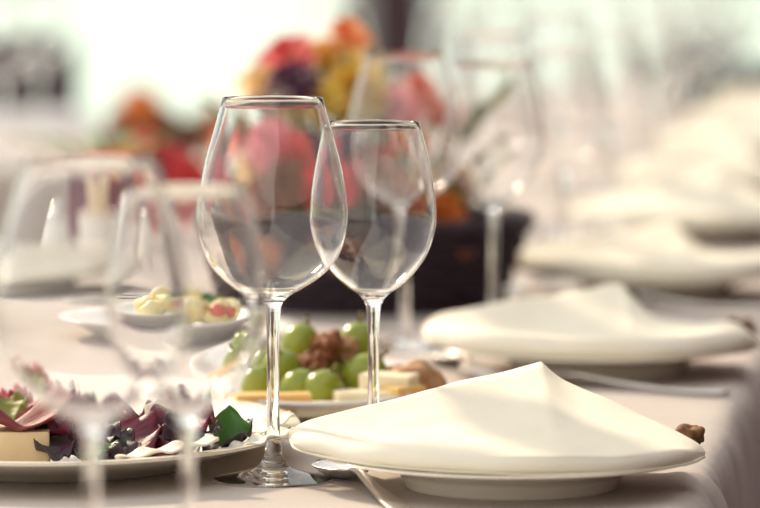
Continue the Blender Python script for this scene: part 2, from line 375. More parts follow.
# ------------------------------------------------------------------ plates, napkins
PLATE = me_from('plate', *lathe(cm(dense([(0, 0.25), (5.6, 0.25), (5.8, 0.0), (6.25, 0.02), (6.5, 0.5), (6.9, 1.02), (8.4, 1.45), (10.2, 1.74), (11.1, 1.92), (11.16, 2.0), (11.05, 2.07), (10.0, 1.95), (8.3, 1.62), (7.0, 1.2), (6.2, 0.95), (0, 0.9)], 90)), 96))
def napkin_meshes(tag_, low, ridge, back, lip, dip, crease_right=True, N=90):
    """low / ridge / back: control points (cm, local to plate centre); lip: lip height controls; dip: valley depth controls."""
    Lo, Ba = crom(low, N), crom(back, N)
    n1 = int(N*ridge[2]); Ri = crom(ridge[0], n1) + crom(ridge[1], N-n1+1)[1:]
    Lp = crom([(a, 0, 0) for a in lip], N); Dp = crom([(a, 0, 0) for a in dip], N)
    vs, fs, K = [], [], 0
    for i in range(N):
        L, R, B, h, d = Lo[i], Ri[i], Ba[i], max(0.06, Lp[i].x), Dp[i].x
        e = min(1, i/5, (N-1-i)/4); e = math.sin(e*PI/2)
        up = Vector((0, 0, 1)); inw = (R-L); inw.z = 0
        inw = inw.normalized() if inw.length > 1e-6 else Vector((0, 1, 0))
        front = [L - inw*0.05 , L - inw*0.28*h*e + up*h*0.30, L - inw*0.10*h + up*h*0.78, L + inw*0.55*h + up*h*1.05]
        for f in (0.28, 0.45, 0.62, 0.8):
            p = L.lerp(R, f) + up*(h*1.05*(1-f)) - up*(d*math.sin(PI*min(1, (f-0.05)/0.95))); front.append(p)
        front.append(R - up*0.02)
        fr = crom(front, 30)
        bk = crom([R, R.lerp(B, 0.25)-up*0.25*(R.z-B.z)*0.3, R.lerp(B, 0.6)-up*0.15*(R.z-B.z), B + up*0.2, B], 12)[1:]
        ring = fr + bk
        ring = [p + noise.noise_vector(Vector((p.x*0.35, p.y*0.35, p.z*0.4)) + Vector((len(tag_), 0, 0)))*0.12*e for p in ring]
        K = len(ring); vs += [p/100 for p in ring]
    for i in range(N-1):
        for j in range(K):
            j2 = (j+1) % K; fs.append((i*K+j, (i+1)*K+j, (i+1)*K+j2, i*K+j2))
    fs.append(tuple(range(K))); fs.append(tuple(reversed(range((N-1)*K, N*K))))
    top = me_from(tag_+'_top_fold', vs, fs)
    # the flatter layer below it, peeping out along the front and right
    vs, fs = [], []
    for i in range(N):
        L, B = Lo[i], Ba[i]; o = (L-B); o.z = 0; o = o.normalized() if o.length > 1e-6 else Vector((0, -1, 0))
        f = i/(N-1); k = 0.10 + 0.35*max(0, (f-0.55)/0.45)*(1-max(0, f-0.93)/0.07) 
        a = L + o*k - Vector((0, 0, 0.02)); b = B.copy()
        for q in (a, a+o*0.06+Vector((0, 0, -0.05)), a+Vector((0, 0, -0.13)), b+Vector((0, 0, -0.12)), b): vs.append(q/100)
    for i in range(N-1):
        for j in range(5):
            j2 = (j+1) % 5; fs.append((i*5+j, (i+1)*5+j, (i+1)*5+j2, i*5+j2))
    fs.append((0, 1, 2, 3, 4)); fs.append(tuple((N-1)*5+q for q in (4, 3, 2, 1, 0)))
    return top, me_from(tag_+'_under_fold', vs, fs)
NAP1 = napkin_meshes('na',
    low=[(-13.2, 1.2, 2.75), (-12.3, -1.5, 2.35), (-7.5, -7.4, 2.25), (0, -10.2, 2.15), (5.5, -9.4, 2.15), (9.6, -6.0, 2.15), (11.3, -2.2, 2.15)],
    ridge=([(-13.2, 1.5, 3.15), (-11.9, 2.0, 3.75), (-7.8, 3.6, 4.65), (-2.6, 6.2, 5.65), (2.0, 8.2, 6.55)], [(2.0, 8.2, 6.55), (3.3, 7.0, 5.65), (5.4, 5.0, 4.9), (8.6, 1.6, 3.75), (10.6, -1.0, 2.95), (11.35, -2.0, 2.35)], 0.58),
    back=[(-13.1, 1.8, 2.75), (-8, 6.0, 2.2), (-2, 9.6, 2.15), (3.5, 10.2, 2.15), (8, 6.5, 2.15), (11.2, -1.6, 2.2)],
    lip=[0.1, 0.8, 1.0, 1.0, 0.9, 0.8, 0.12], dip=[0, 0.1, 0.42, 0.5, 0.35, 0.1, 0])
NAP2 = napkin_meshes('nap',
    low=[(-13.0, 0.5, 2.7), (-12, -2.5, 2.35), (-7.5, -7.6, 2.25), (0, -10.2, 2.15), (5.5, -9.6, 2.15), (9.8, -6.6, 2.2), (11.6, -3.0, 2.3)],
    ridge=([(-13.0, 1.0, 3.3), (-11.4, 2.4, 4.1), (-7.2, 5.0, 4.7), (-2.0, 7.5, 5.2), (1.2, 8.2, 5.8), (2.3, 8.0, 5.8)], [(2.3, 8.0, 5.8), (3.2, 6.2, 4.6), (4.4, 3.4, 3.7), (7.0, 0.0, 3.6), (9.6, -1.8, 3.9), (11.6, -2.6, 2.75)], 0.58),
    back=[(-12.9, 1.2, 2.8), (-8, 7.2, 2.2), (-2, 9.8, 2.15), (3.0, 10.0, 2.15), (6.6, 6.0, 2.15), (11.5, -2.4, 2.3)],
    lip=[0.1, 1.1, 1.3, 1.2, 1.3, 1.5, 0.15], dip=[0, 0.2, 1.3, 1.7, 0.9, 0.0, 0])
nap_lab = ['cream napkin folded in a peak on the nearest sharp plate', 'cream napkin with a dipped middle on the second plate along the right edge',
           'blurred cream napkin on the third plate along the right edge', 'blurred cream napkin on the fourth plate along the right edge'] + \
          ['blurred cream napkin on the %s plate along the right edge' % o for o in ordn[4:]]
for k, (px, pd) in enumerate(PLATES):
    rz = 0 if k < 2 else -TA*0.5*(k % 2)
    p = obj('dinner_plate', PLATE, 'china', loc=W(px, pd, 0.0), rot=(0, 0, rz))
    tag(p, 'cream china plate under the %s napkin along the right table edge' % ('nearest sharp' if k == 0 else ordn[k]), 'plate', 'plates along the right edge')
    e = thing('napkin', nap_lab[k], 'napkin', W(px, pd, 0.02), (0, 0, rz), 'cream napkins on plates')
    src = NAP1 if k in (0, 3, 5) else NAP2
    obj('top_fold', src[0], 'napkin', e); obj('under_fold', src[1], 'napkin', e)

# bread rolls tucked behind the napkin ends
def roll(loc, label, sc=1.0, seed=0, rz=0.0):
    o = obj('bread_roll', blob_me('bread_roll', 0.016*sc, 0.012*sc, 0.0095*sc, 0.55, 190, seed, 4), 'crust', loc=loc, rot=(0, 0, rz))
    return tag(o, label, 'bread crust', 'dark bread rolls by the napkins')
roll(W(18.4, 261.6, 2.0), 'small brown bread crust behind the right tip of the nearest napkin', 0.68, 1, 0.2)
roll(W(26.7, 325, 1.95), 'small dark bread crust behind the right tip of the second napkin', 0.75, 2, 0.1)

# ------------------------------------------------------------------ cutlery
def ribbon(name, sec):              # sec: (y, halfwidth, z, thickness) along +y ; flat bar with rounded edges
    vs, fs = [], []; n = 8
    for (y, hw, z, th) in sec:
        for i in range(n):
            a = 2*PI*i/n; vs.append((hw*math.cos(a)/100, y/100, (z + th*math.sin(a)*0.5)/100))
    for j in range(len(sec)-1):
        for i in range(n):
            i2 = (i+1) % n; fs.append((j*n+i, (j+1)*n+i, (j+1)*n+i2, j*n+i2))
    fs.append(tuple(range(n))); fs.append(tuple(reversed(range((len(sec)-1)*n, len(sec)*n))))
    return me_from(name, vs, fs)
HANDLE = ribbon('handle', [(0, 0.35, 0.32, 0.22), (0.3, 0.85, 0.30, 0.28), (2, 1.0, 0.24, 0.30), (5, 0.72, 0.28, 0.28), (9, 0.42, 0.60, 0.30), (11.5, 0.34, 0.95, 0.34), (12.8, 0.42, 1.0, 0.30)])
def spoon_bowl():
    def fn(u, v):
        y = v*6.2; hw = 1.75*math.sin(PI*min(1, max(0.0, 0.06 + 0.94*v)))**0.62 * (1.0 if v < 0.9 else 1.0)
        hw = max(hw, 0.40 if v < 0.5 else 0.15)
        x = (u-0.5)*2*hw
        z = 1.0 - 0.75*math.sin(PI*v)**0.8*(1-((u-0.5)*2)**2) - 0.35*v
        return (x/100, (12.6+y)/100, max(0.10, z)/100)
    return sheet_me('spoon_bowl', fn, 17, 24, 0.0009)
SPOON = spoon_bowl()
def fork_head():
    return ribbon('fork_shoulder', [(12.6, 0.40, 1.0, 0.30), (13.4, 0.7, 0.8, 0.26), (14.4, 1.15, 0.5, 0.24), (15.6, 1.22, 0.42, 0.22), (16.1, 1.2, 0.45, 0.2)])
FORKH = fork_head(); TINE = ribbon('tine', [(16.0, 0.16, 0.45, 0.2), (18, 0.14, 0.55, 0.2), (20, 0.12, 0.95, 0.18), (20.6, 0.05, 1.15, 0.08)])
def spoon(loc, rz, label):
    e = thing('dessert_spoon', label, 'spoon', loc, (0, 0, rz), 'dessert spoons above the plates'); e.scale = (1, 1.2, 1)
    obj('handle', HANDLE, 'steel', e); obj('bowl', SPOON, 'steel', e)
def fork(loc, rz, label):
    e = thing('dinner_fork', label, 'fork', loc, (0, 0, rz), 'forks beside the plates')
    obj('handle', HANDLE, 'steel', e); obj('shoulder', FORKH, 'steel', e)
    for i in range(4): obj('tine', TINE, 'steel', e, ((-0.98+0.653*i)/100, 0, 0))
def aim(x0, d0, x1, d1): return math.atan2(-(x1-x0), d1-d0)
spoon(W(2.0, 244.6), aim(2.0, 244.6, -3.0, 266), 'silver dessert spoon under the left tip of the nearest napkin')
spoon(W(9.4, 309.4), aim(9.4, 309.4, 4.2, 331), 'silver dessert spoon under the left tip of the second napkin')
fork(W(24.4, 306.5), aim(24.4, 306.5, 10.0, 314), 'silver fork lying between the nearest and the second napkin')
fork(W(32.6, 368.5), aim(32.6, 368.5, 18.4, 376), 'silver fork lying between the second and the third napkin')

# ------------------------------------------------------------------ serving platters
def platter(x, d, a, b, label, name='serving_platter', m='china'):
    k = b/a
    prof = [(0, 0.15), (a*0.55, 0.15), (a*0.57, 0.0), (a*0.61, 0.02), (a*0.70, 0.6), (a*0.86, 1.35), (a-0.08, 1.95), (a, 2.1), (a-0.1, 2.2), (a*0.9, 2.02), (a*0.76, 1.35), (a*0.66, 0.95), (a*0.55, 0.85), (0, 0.85)]
    o = obj(name, me_from(name, *lathe(cm(dense(prof, 70)), 96, sy=k)), m, loc=W(x, d))
    return tag(o, label, 'platter')
platter(-20, 272, 15, 19, 'oval white platter of salad, ham and cheese at the front left', m='china')
platter(-4.3, 298, 8.6, 14.5, 'oval white platter of grapes, walnuts and cheese behind the sharp glasses', m='chinaw')
platter(-15.5, 335, 9.5, 10, 'round white plate of egg crumble behind the grapes platter', 'serving_plate', 'chinaw')

def leaf(name, L, Wd, curl, ruff, seed, m, loc, rot, label=None, cat='leaf', group=None, pointed=1.0, cup=0.25, thick=0.0006):
    def fn(u, v):
        s = (u-0.5)*2
        hw = Wd*(math.sin(PI*min(1, v*0.97+0.015))**pointed)*0.5 + 0.0004
        x = s*hw*(1+0.12*noise.noise(Vector((v*5, seed, 3))))
        y = v*L
        z = curl*L*v*v + cup*hw*s*s + ruff*abs(s)**2*math.sin(v*19+seed+2*s) + ruff*0.5*noise.noise(Vector((u*4, v*6, seed)))
        return (x, y*(1-0.25*abs(curl)*v), z)
    o = obj(name, sheet_me(name, fn, 13, 26, thick), m, loc=loc, rot=rot)
    if label: tag(o, label, cat, group)
    return o
# --- front-left platter
o = obj('cheese_wedge', box_me('cheese_wedge', 0.050, 0.034, 0.0215, 0.0012, 2, 0.0004, 1), 'cheesep', loc=W(-22.3, 262.3, 0.92), rot=(0, 0, 0.05)); tag(o, 'pale block of hard cheese under folded ham on the front left platter', 'cheese')
def ham_fn(seed, A, B, H):
    def fn(u, v):
        x = (u-0.5)*A; y = (v-0.5)*B
        z = H*(0.55 + 0.45*math.sin(u*7.5+seed)) * (1-0.55*abs(2*v-1)**2) + 0.002*noise.noise(Vector((u*5, v*5, seed)))
        x += 0.006*math.sin(v*6+seed); return (x, y, z+0.0008)
    return fn
o = obj('ham_slice', sheet_me('ham_slice', ham_fn(0.4, 0.056, 0.034, 0.017), 40, 16, 0.0012), 'ham', loc=W(-22.2, 262.2, 3.12)); tag(o, 'folded purple slice of cured ham on top of the cheese block', 'ham')
o = obj('ham_slice', sheet_me('ham_slice_b', ham_fn(2.4, 0.06, 0.03, 0.022), 40, 16, 0.0012), 'ham', loc=W(-21.6, 266.5, 1.6), rot=(0.1, 0, 0.5)); tag(o, 'ruffled cured ham slice just behind the cheese block', 'ham')
spec = [  # kind, len, width, x, d, z, rx, rz, material, label
    (0.062, 0.045, -14.9, 260.4, 1.3, 0.45, 0.35, 'radic', 'large red radicchio leaf with pale ribs in the middle of the salad platter', 'radicchio'),
    (0.055, 0.040, -13.4, 261.8, 1.3, 0.62, -0.5, 'radic', 'dark radicchio leaf leaning right beside the large red one', 'radicchio'),
    (0.050, 0.040, -16.9, 262.6, 1.5, 0.75, 0.9, 'radic', 'upright radicchio leaf behind the blurred glass stem', 'radicchio'),
    (0.050, 0.036, -12.2, 265.0, 1.4, 0.55, 0.2, 'radic', 'small plum radicchio leaf next to the cheese shavings', 'radicchio'),
]
for i, (L, wd, x, d, z, rx, rz, m, lab, nm) in enumerate(spec):
    leaf(nm+'_leaf', L*1.0, wd*1.15, 0.15, 0.0045, i*1.9+0.3, m, W(x, d, z), (rx*0.62, 0, rz), lab, 'radicchio', 'radicchio leaves on the salad platter', 0.6, 0.35, 0.0011)
dk = [(-19.0, 259.5, 1.6, 0.25, 0.3), (-17.9, 260.2, 1.5, 0.35, -0.6), (-18.2, 262.0, 1.5, 0.4, 1.0), (-16.4, 259.3, 1.5, 0.2, -0.2), (-12.6, 260.6, 1.4, 0.3, -1.1), (-11.4, 262.2, 1.4, 0.45, 0.4), (-10.6, 263.6, 1.4, 0.3, -0.8), (-14.0, 258.4, 1.5, 0.2, 1.3), (-17.2, 264.4, 1.5, 0.5, 0.2)]
dlab = ['next to the cheese block', 'under the blurred glass stem, leaning right', 'behind the cheese block, standing up', 'at the platter rim before the radicchio', 'right of the large radicchio leaf', 'left of the green basil leaf', 'below the green basil leaf', 'at the front rim under the cheese shavings', 'deep in the heap behind the blurred glass']
for i, (x, d, z, rx, rz) in enumerate(dk):
    leaf('salad_leaf', 0.040, 0.024, 0.2, 0.003, i*2.3, 'darkleaf', W(x, d, z), (rx, 0.1*i % 0.4, rz), 'small dark salad leaf ' + dlab[i], 'salad leaf', 'dark salad leaves on the front platter', 0.7)
leaf('basil_leaf', 0.030, 0.025, -0.02, 0.0010, 1.0, 'basil', W(-9.2, 264.4, 1.3), (1.28, 0.10, 0.25), 'bright green basil leaf standing at the right end of the salad platter', 'leaf', None, 1.5, 0.3)
leaf('basil_leaf', 0.026, 0.014, 0.1, 0.001, 2.0, 'basil', W(-7.6, 267.2, 1.55), (0.25, 0, -1.1), 'small green herb leaf lying right of the standing basil leaf', 'leaf', None, 0.9)
leaf('basil_leaf', 0.026, 0.018, 0.1, 0.001, 3.0, 'basil', W(-17.7, 259.0, 1.6), (0.3, 0, -1.2), 'dark green herb leaf right of the cheese block', 'leaf', None, 0.9)
sh = [(-15.6, 257.6, 1.95, 0.12, -1.5, 0.062), (-9.4, 262.4, 1.75, 0.22, -1.35, 0.045), (-12.9, 264.0, 2.0, 0.7, 0.2, 0.036), (-9.2, 269.5, 1.6, 0.2, -0.9, 0.05), (-11.6, 272.0, 1.5, 0.3, 0.4, 0.05)]
slab = ['long, at the front rim below the radicchio', 'curled, lying below the basil leaf', 'upright, right of the radicchio', 'flat, behind the basil leaf', 'flat, at the back of the salad']
for i, (x, d, z, rx, rz, L) in enumerate(sh):
    leaf('cheese_shaving', L, 0.022, 0.05, 0.0016, i*1.3+5, 'shav', W(x, d, z), (rx, 0, rz), 'cream cheese shaving, ' + slab[i], 'cheese', 'cheese shavings on the salad', 0.5, 0.1, 0.0012)
for i, (x, d, z, m, lab) in enumerate([(-24.8, 281.5, 1.6, 'radicred', 'bright red leaf at the back left of the salad platter'), (-23.2, 282.2, 1.5, 'radicred', 'crimson leaf next to the olive leaf on the salad platter'), (-24.4, 278.5, 1.9, 'olivel', 'olive green leaf on the red leaves at the back left'),
                                       (-22.0, 281.0, 1.4, 'radic', 'dark plum leaf right of the red leaves at the back left'), (-25.6, 283.0, 2.0, 'radicred', 'red leaf at the very left edge behind the ham')]):
    leaf('salad_leaf', 0.034, 0.032, 0.15, 0.004, i*3.1, m, W(x, d-2, z-0.3), (0.3, 0, 0.8-0.55*i), lab, 'salad leaf', None, 0.6, 0.4)

# --- grapes platter
gm = blob_me('grape', 0.0112, 0.0112, 0.0126, 0.03, 90, 3, 4); nub = me_from('stem_nub', *tube([(0, 0, 0.0245), (0.0006, 0, 0.0275), (0.0016, 0, 0.0300)], [0.0016, 0.0009, 0.0011], 8))
gs = [(-6.1, 290.4, 0.9, 1.0), (-4.45, 289.6, 0.9, 1.0), (-6.35, 293.4, 2.0, 1.04), (-5.9, 296.2, 3.4, 0.95), (-7.3, 292.2, 0.9, 1.0), (-2.05, 293.2, 1.45, 1.12), (-1.5, 297.6, 2.9, 1.08), (-3.9, 296.4, 1.3, 1.0), (-0.6, 295.8, 1.0, 1.0), (-7.2, 297.0, 1.5, 1.0)]
glab = ['low in the pile behind the tall glass stem', 'lowest in front, between the two glass stems', 'bright, second from the left of the pile', 'at the top left of the pile', 'shaded, at the left foot of the pile', 'large, left of the shorter glass stem', 'topmost at the right of the pile', 'hidden in the middle under the walnuts', 'right of the large grape, behind the shorter stem', 'at the back left of the pile']
for i, (x, d, z, s) in enumerate(gs):
    e = thing('grape', 'green grape, ' + glab[i], 'grape', W(x, d, z), (0.5*math.sin(i*2.1), 0.5*math.cos(i*1.3), i*1.1), 'green grapes on the platter'); e.scale = (s, s, s)
    e.scale = (s*1.2,)*3; obj('skin', gm, 'grape', e); obj('stem_nub', nub, 'stem', e)
ws = [(-4.9, 293.0, 2.4, 0.95), (-3.7, 292.2, 1.6, 0.8), (-3.9, 294.5, 3.6, 1.0), (-2.6, 295.0, 3.5, 0.95), (-3.1, 290.8, 0.9, 0.9), (-2.7, 289.2, 0.9, 0.75), (-4.9, 297.5, 3.1, 0.8)]
wlab = ['left of centre between the grapes', 'in the middle of the grapes', 'on the crest of the pile', 'paler, right on the crest of the pile', 'orange brown, low between two grapes', 'small, lowest by the white cheese', 'at the back of the crest']
for i, (x, d, z, s) in enumerate(ws):
    o = obj('walnut_kernel', blob_me('walnut_kernel', 0.012*s, 0.010*s, 0.010*s, 0.55, 210, i, 4), 'walnut' if i != 3 else 'bread', loc=W(x, d, z), rot=(0.2*i, 0.1, i)); tag(o, 'brown walnut kernel ' + wlab[i], 'walnut', 'walnuts among the grapes')
ch = [('cheesey', (0.050, 0.014, 0.013), (-7.0, 285.7, 1.25), 0.12, 'amber cheese stick lying at the front left of the grapes platter'),
      ('cheesey', (0.042, 0.015, 0.012), (-8.6, 288.6, 1.1), 0.3, 'amber cheese stick at the far left behind the first stick'),
      ('cheesew', (0.052, 0.022, 0.009), (-2.9, 285.7, 1.05), -0.08, 'ivory cheese slice at the front centre of the grapes platter'),
      ('cheesew', (0.050, 0.024, 0.013), (-0.6, 288.4, 1.15), 0.16, 'ivory cheese slice behind the shorter glass stem'),
      ('cheesew', (0.036, 0.022, 0.012), (0.6, 289.8, 2.2), -0.35, 'ivory cheese piece lying on another slice at the right'),
      ('cheesey', (0.026, 0.018, 0.013), (1.55, 288.6, 1.45), 0.7, 'small golden cheese cube beside the rusk')]
for i, (m, dim, (x, d, z), rz, lab) in enumerate(ch):
    o = obj('cheese_piece', box_me('cheese_piece', *dim, 0.0018, 2, 0.0009, i), m, loc=W(x, d, z), rot=(0, 0, rz)); tag(o, lab, 'cheese', 'cheese pieces on the grapes platter')
o = obj('bread_rusk', blob_me('bread_rusk', 0.019, 0.014, 0.0125, 0.3, 120, 8, 4), 'bread', loc=W(2.3, 291.5, 1.3), rot=(0, 0.1, 0.3)); tag(o, 'brown bread rusk at the right end of the grapes platter', 'bread')
o = obj('bread_rusk', blob_me('bread_rusk_b', 0.014, 0.012, 0.010, 0.3, 120, 9, 4), 'bread', loc=W(0.9, 293.6, 1.3), rot=(0, 0.1, 0.9)); tag(o, 'small bread rusk behind the ivory cheese', 'bread')

# --- egg plate
for i in range(9):
    a = i*2.4; r = 1.3*math.sqrt(i)
    x, d = -14.6 + r*math.cos(a)*1.1, 332.5 + r*math.sin(a)
    o = obj('egg_piece', blob_me('egg_piece', 0.021, 0.018, 0.014, 0.35, 70, i, 3), 'egg', loc=W(x, d, 0.9 + max(0, 1.6-0.45*r)), rot=(0, 0, i)); tag(o, 'chunk of yellow egg heaped on the plate behind the grapes', 'egg', 'egg pieces on the round plate')
for i, (x, d, z, m, lab) in enumerate([(-11.6, 329.0, 2.6, 'tomato', 'small red tomato piece on top of the egg crumble'), (-10.4, 330.4, 2.2, 'tomato', 'red tomato piece at the right of the egg crumble')]):
    o = obj('tomato_piece', blob_me('tomato_piece', 0.009, 0.008, 0.007, 0.2, 90, i, 3), m, loc=W(x, d, z)); tag(o, lab, 'tomato')
leaf('parsley_leaf', 0.032, 0.026, 0.2, 0.003, 4.4, 'basil', W(-11.4, 329.6, 2.7), (0.5, 0, 0.6), 'green parsley leaf on the egg crumble', 'leaf', None, 0.7)

# ------------------------------------------------------------------ settings across the table
lplates = [T(-69.5, 388), None, T(-68.7, 500), T(-68.7, 564), T(-68.7, 628), T(-68.7, 692)]
for k, loc in enumerate(lplates):
    if loc is None: continue
    p = obj('dinner_plate', PLATE, 'china', loc=loc, rot=(0, 0, PI-TA)); tag(p, 'cream china plate under the %s napkin along the far side edge' % ordn[k], 'plate', 'plates along the far edge')
    e = thing('napkin', 'cream napkin on the %s plate along the far side edge' % ordn[k], 'napkin', (loc[0], loc[1], loc[2]+0.0002), (0, 0, PI-TA+0.2*math.sin(k*2)), 'cream napkins on plates')
    src = NAP1 if k % 2 else NAP2
    obj('top_fold', src[0], 'napkin', e); obj('under_fold', src[1], 'napkin', e)
    if k in (1, 2, 3, 4, 5):
        for nm, G, du, dd in (('large', G1, 14, -5), ('small', G2, 20, -13)):
            if (k, nm) in ((2, 'small'), (3, 'large')): continue
            g = T(-68.7+du, 372+64*k+dd); glass(G, g[0]*100, g[1]*100, '%s wine glass by the %s napkin along the far side edge' % (nm, ordn[k]), k)
fork(T(-60.5, 371), aim(0, 0, 9, -1.2), 'silver fork beside the far side plate at the left')
spoon(T(-59, 375.5), aim(0, 0, 9, -0.4), 'silver spoon beside the far side plate at the left')

# ------------------------------------------------------------------ flowers
def flower_meshes(name, R, layers, seed):
    random.seed(seed); vs, fs = [], []
    for l in range(layers):
        n = 14 - 2*l; el = math.radians(5 + 70*l/(layers)); r = R*(1-0.12*l)
        for i in range(n):
            a = 2*PI*(i+0.5*(l % 2))/n + random.uniform(-0.08, 0.08); wd = R*0.24
            base = len(vs)
            for t, hw in ((0.08, 0.35), (0.45, 0.95), (0.8, 1.0), (1.0, 0.25)):
                rr = r*t*math.cos(el); zz = r*t*math.sin(el) + R*0.10*l - R*0.12*t*t
                for s in (-1, 1):
                    vs.append((rr*math.cos(a) - s*wd*hw*0.5*math.sin(a), rr*math.sin(a) + s*wd*hw*0.5*math.cos(a), zz + 0.04*R*(s == 1)))
            for q in range(3): fs.append((base+2*q, base+2*q+1, base+2*q+3, base+2*q+2))
    return me_from(name, vs, fs)
BLOOM = flower_meshes('bloom', 0.034, 4, 1); POM = flower_meshes('bloom_dense', 0.034, 6, 2)
HEART = blob_me('flower_heart', 0.011, 0.011, 0.008, 0.2, 200, 1, 3)
bloom_cache = {}
def flower(head, root, col, label, sc=1.0, dense_=True, cat='flower', group='flowers in the black basket'):
    h, r = Vector(head), Vector(root)
    e = thing('flower', label, cat, r, (0, 0, 0), group)
    key = (col, dense_)
    if key not in bloom_cache:
        me = (POM if dense_ else BLOOM).copy(); me.materials.clear(); me.materials.append(M['f_'+col]); bloom_cache[key] = me
    d = h-r; out = Vector((d.x, d.y-0.05, d.z*0.6+0.03)).normalized()
    b = obj('bloom', bloom_cache[key], None, e, d, out.to_track_quat('Z', 'Y').to_euler(), sc)
    obj('stem', me_from('stem', *tube(crom([(0, 0, 0), (d.x*0.3, d.y*0.3, d.z*0.6), tuple(d)], 8), 0.0022, 6)), 'green', e)
    return e
# black woven basket
BX, BDp = -1.3, 377.0
bk = thing('wicker_basket', 'round black woven basket of flowers and fruit in mid table', 'basket', W(BX, BDp))
nst = 36; Hb = 7.2
def brad(z): return 11.4 + 2.5*(z/Hb)
for k in range(9):
    z = 0.4 + k*(Hb-0.6)/8.6; pts = []
    for i in range(nst*4+1):
        a = 2*PI*i/(nst*4); r = brad(z) + 0.28*math.cos(a*nst/2 + PI*(k % 2)); pts.append((r*math.cos(a)/100, r*math.sin(a)/100, z/100))
    obj('strand', me_from('strand', *tube(pts, 0.0040, 6, False)), 'wicker', bk)
stake = me_from('stake', *tube([(brad(0.2)/100, 0, 0.002), (brad(Hb)/100, 0, Hb/100)], 0.0026, 6))
for i in range(nst): obj('stake', stake, 'wicker', bk, rot=(0, 0, 2*PI*i/nst))
pts = [((14.1*math.cos(2*PI*i/72))/100, (14.1*math.sin(2*PI*i/72))/100, (Hb+0.2)/100) for i in range(73)]
obj('rim', me_from('rim', *tube(pts, 0.0062, 8, False)), 'wicker', bk)
obj('base', me_from('base', *lathe(cm([(0, 0.1), (11.4, 0.1), (11.6, 0.5), (0, 0.5)]), 48)), 'wicker', bk)
obj('liner', me_from('liner', *lathe(cm([(0, 0.55), (10.9, 0.6), (11.3, 1), (13.0, Hb-0.6), (12.8, Hb-0.6), (11.0, 1.1), (0, 1.0)]), 48)), 'wicker', bk)
fr = [(-8, 370, 'rust', 4.0), (-3.5, 367, 'brown', 3.6), (1.5, 367, 'orange', 3.5), (6.2, 369, 'rust', 3.6), (8.6, 374, 'orange', 3.4), (-10, 376, 'brown', 3.6), (2, 374, 'brown', 4), (-4, 375, 'rust', 4.2), (6, 380, 'brown', 4), (-3, 384, 'brown', 4), (-9, 383, 'brown', 3.4)]
flab = ['rust coloured, at the left front', 'dark brown, at the front left of centre', 'orange, at the front centre', 'rust coloured, front right', 'orange, at the right rim behind the wine glass', 'brown, at the left rim', 'brown, in the centre', 'large rust coloured, inner left', 'brown, inner right', 'brown, at the back', 'brown, back left']
pip = me_from('fruit_stalk', *tube([(0, 0, 0.93), (0.03, 0, 1.08), (0.10, 0, 1.18)], [0.05, 0.035, 0.045], 6))
for i, (x, d, m, r) in enumerate(fr):
    e = thing('fruit', 'round fruit in the black basket, ' + flab[i], 'fruit', W(x, d, 5.2-r*0.55), (0.2, 0.15*i, i), 'fruits in the black basket'); e.scale = (r/100,)*3
    v_, f_ = lathe(dense([(0, 0.0), (0.4, 0.02), (0.85, 0.3), (1.0, 0.9), (0.85, 1.5), (0.45, 1.78), (0.15, 1.74), (0, 1.64)], 26), 24)
    fle = obj('flesh', me_from('flesh', [(a, b, c*0.55) for a, b, c in v_], f_), 'f_'+m, e); obj('fruit_stalk', pip, 'stem', fle)
fx = [  # px, py, dist, colour, size
    (332, 78, 382, 'yellow', 1.35), (345, 42, 380, 'orange', 0.8), (352, 98, 376, 'yellow', 1.1), (308, 100, 372, 'yellow', 0.9), (288, 62, 374, 'red', 0.85), (270, 72, 380, 'red', 0.7), (302, 54, 386, 'coral', 0.7), (292, 88, 370, 'plum', 0.85),
    (262, 88, 374, 'cream', 0.8), (318, 64, 390, 'cream', 0.8), (345, 66, 390, 'yellow', 1.0), (232, 140, 372, 'coral', 0.7), (268, 145, 366, 'pink', 0.9), (300, 155, 366, 'red', 0.8), (250, 172, 368, 'cream', 0.75), (328, 150, 370, 'plum', 0.8), (325, 188, 364, 'red', 0.85), (290, 185, 364, 'brown', 0.9),
    (262, 200, 366, 'rust', 0.8), (392, 112, 376, 'pink', 0.85), (418, 98, 380, 'coral', 0.9), (434, 118, 382, 'coral', 0.85), (376, 150, 370, 'red', 0.8), (410, 148, 374, 'orange', 0.7), (360, 185, 366, 'brown', 0.85), (400, 195, 368, 'rust', 0.8), (446, 190, 378, 'cream', 0.75), (238, 190, 374, 'brown', 0.8), (340, 122, 384, 'olive', 1.0), (440, 215, 374, 'orange', 0.8), (300, 120, 384, 'brown', 0.8)]
where = lambda px, py: ('high' if py < 80 else 'mid height' if py < 145 else 'low') + (' at the left' if px < 275 else ' left of centre' if px < 320 else ' in the centre' if px < 370 else ' at the right')
seen_l = {}
for i, (px, py, d, c, s) in enumerate(fx):
    x = (px-380)/4400*d; z = 34.8 - (py+102)*d/4400
    base = '%s flower %s of the basket bouquet' % (c, where(px, py)); n = seen_l.get(base, 0); seen_l[base] = n+1
    lab = base if n == 0 else base + (', lower one' if n == 1 else ', lowest one')
    flower(W(x, d, z), W(BX + (x-BX)*0.45, BDp + (d-BDp)*0.5, 3.0), c, lab, s, i % 3 != 1)
for i in range(14):
    a = i*2.4; L = 0.09 + 0.03*math.sin(i*1.7)
    x, d = BX + 7*math.cos(a), BDp + 6*math.sin(a)
    leaf('foliage_leaf', L, 0.03, -0.1, 0.003, i*1.1, 'leafg', W(x, d, 6.5 + 5*abs(math.sin(i))), (0.9, 0, a-PI/2), 'olive green leaf sprouting among the basket flowers', 'leaf', 'leaves in the basket bouquet', 0.8)

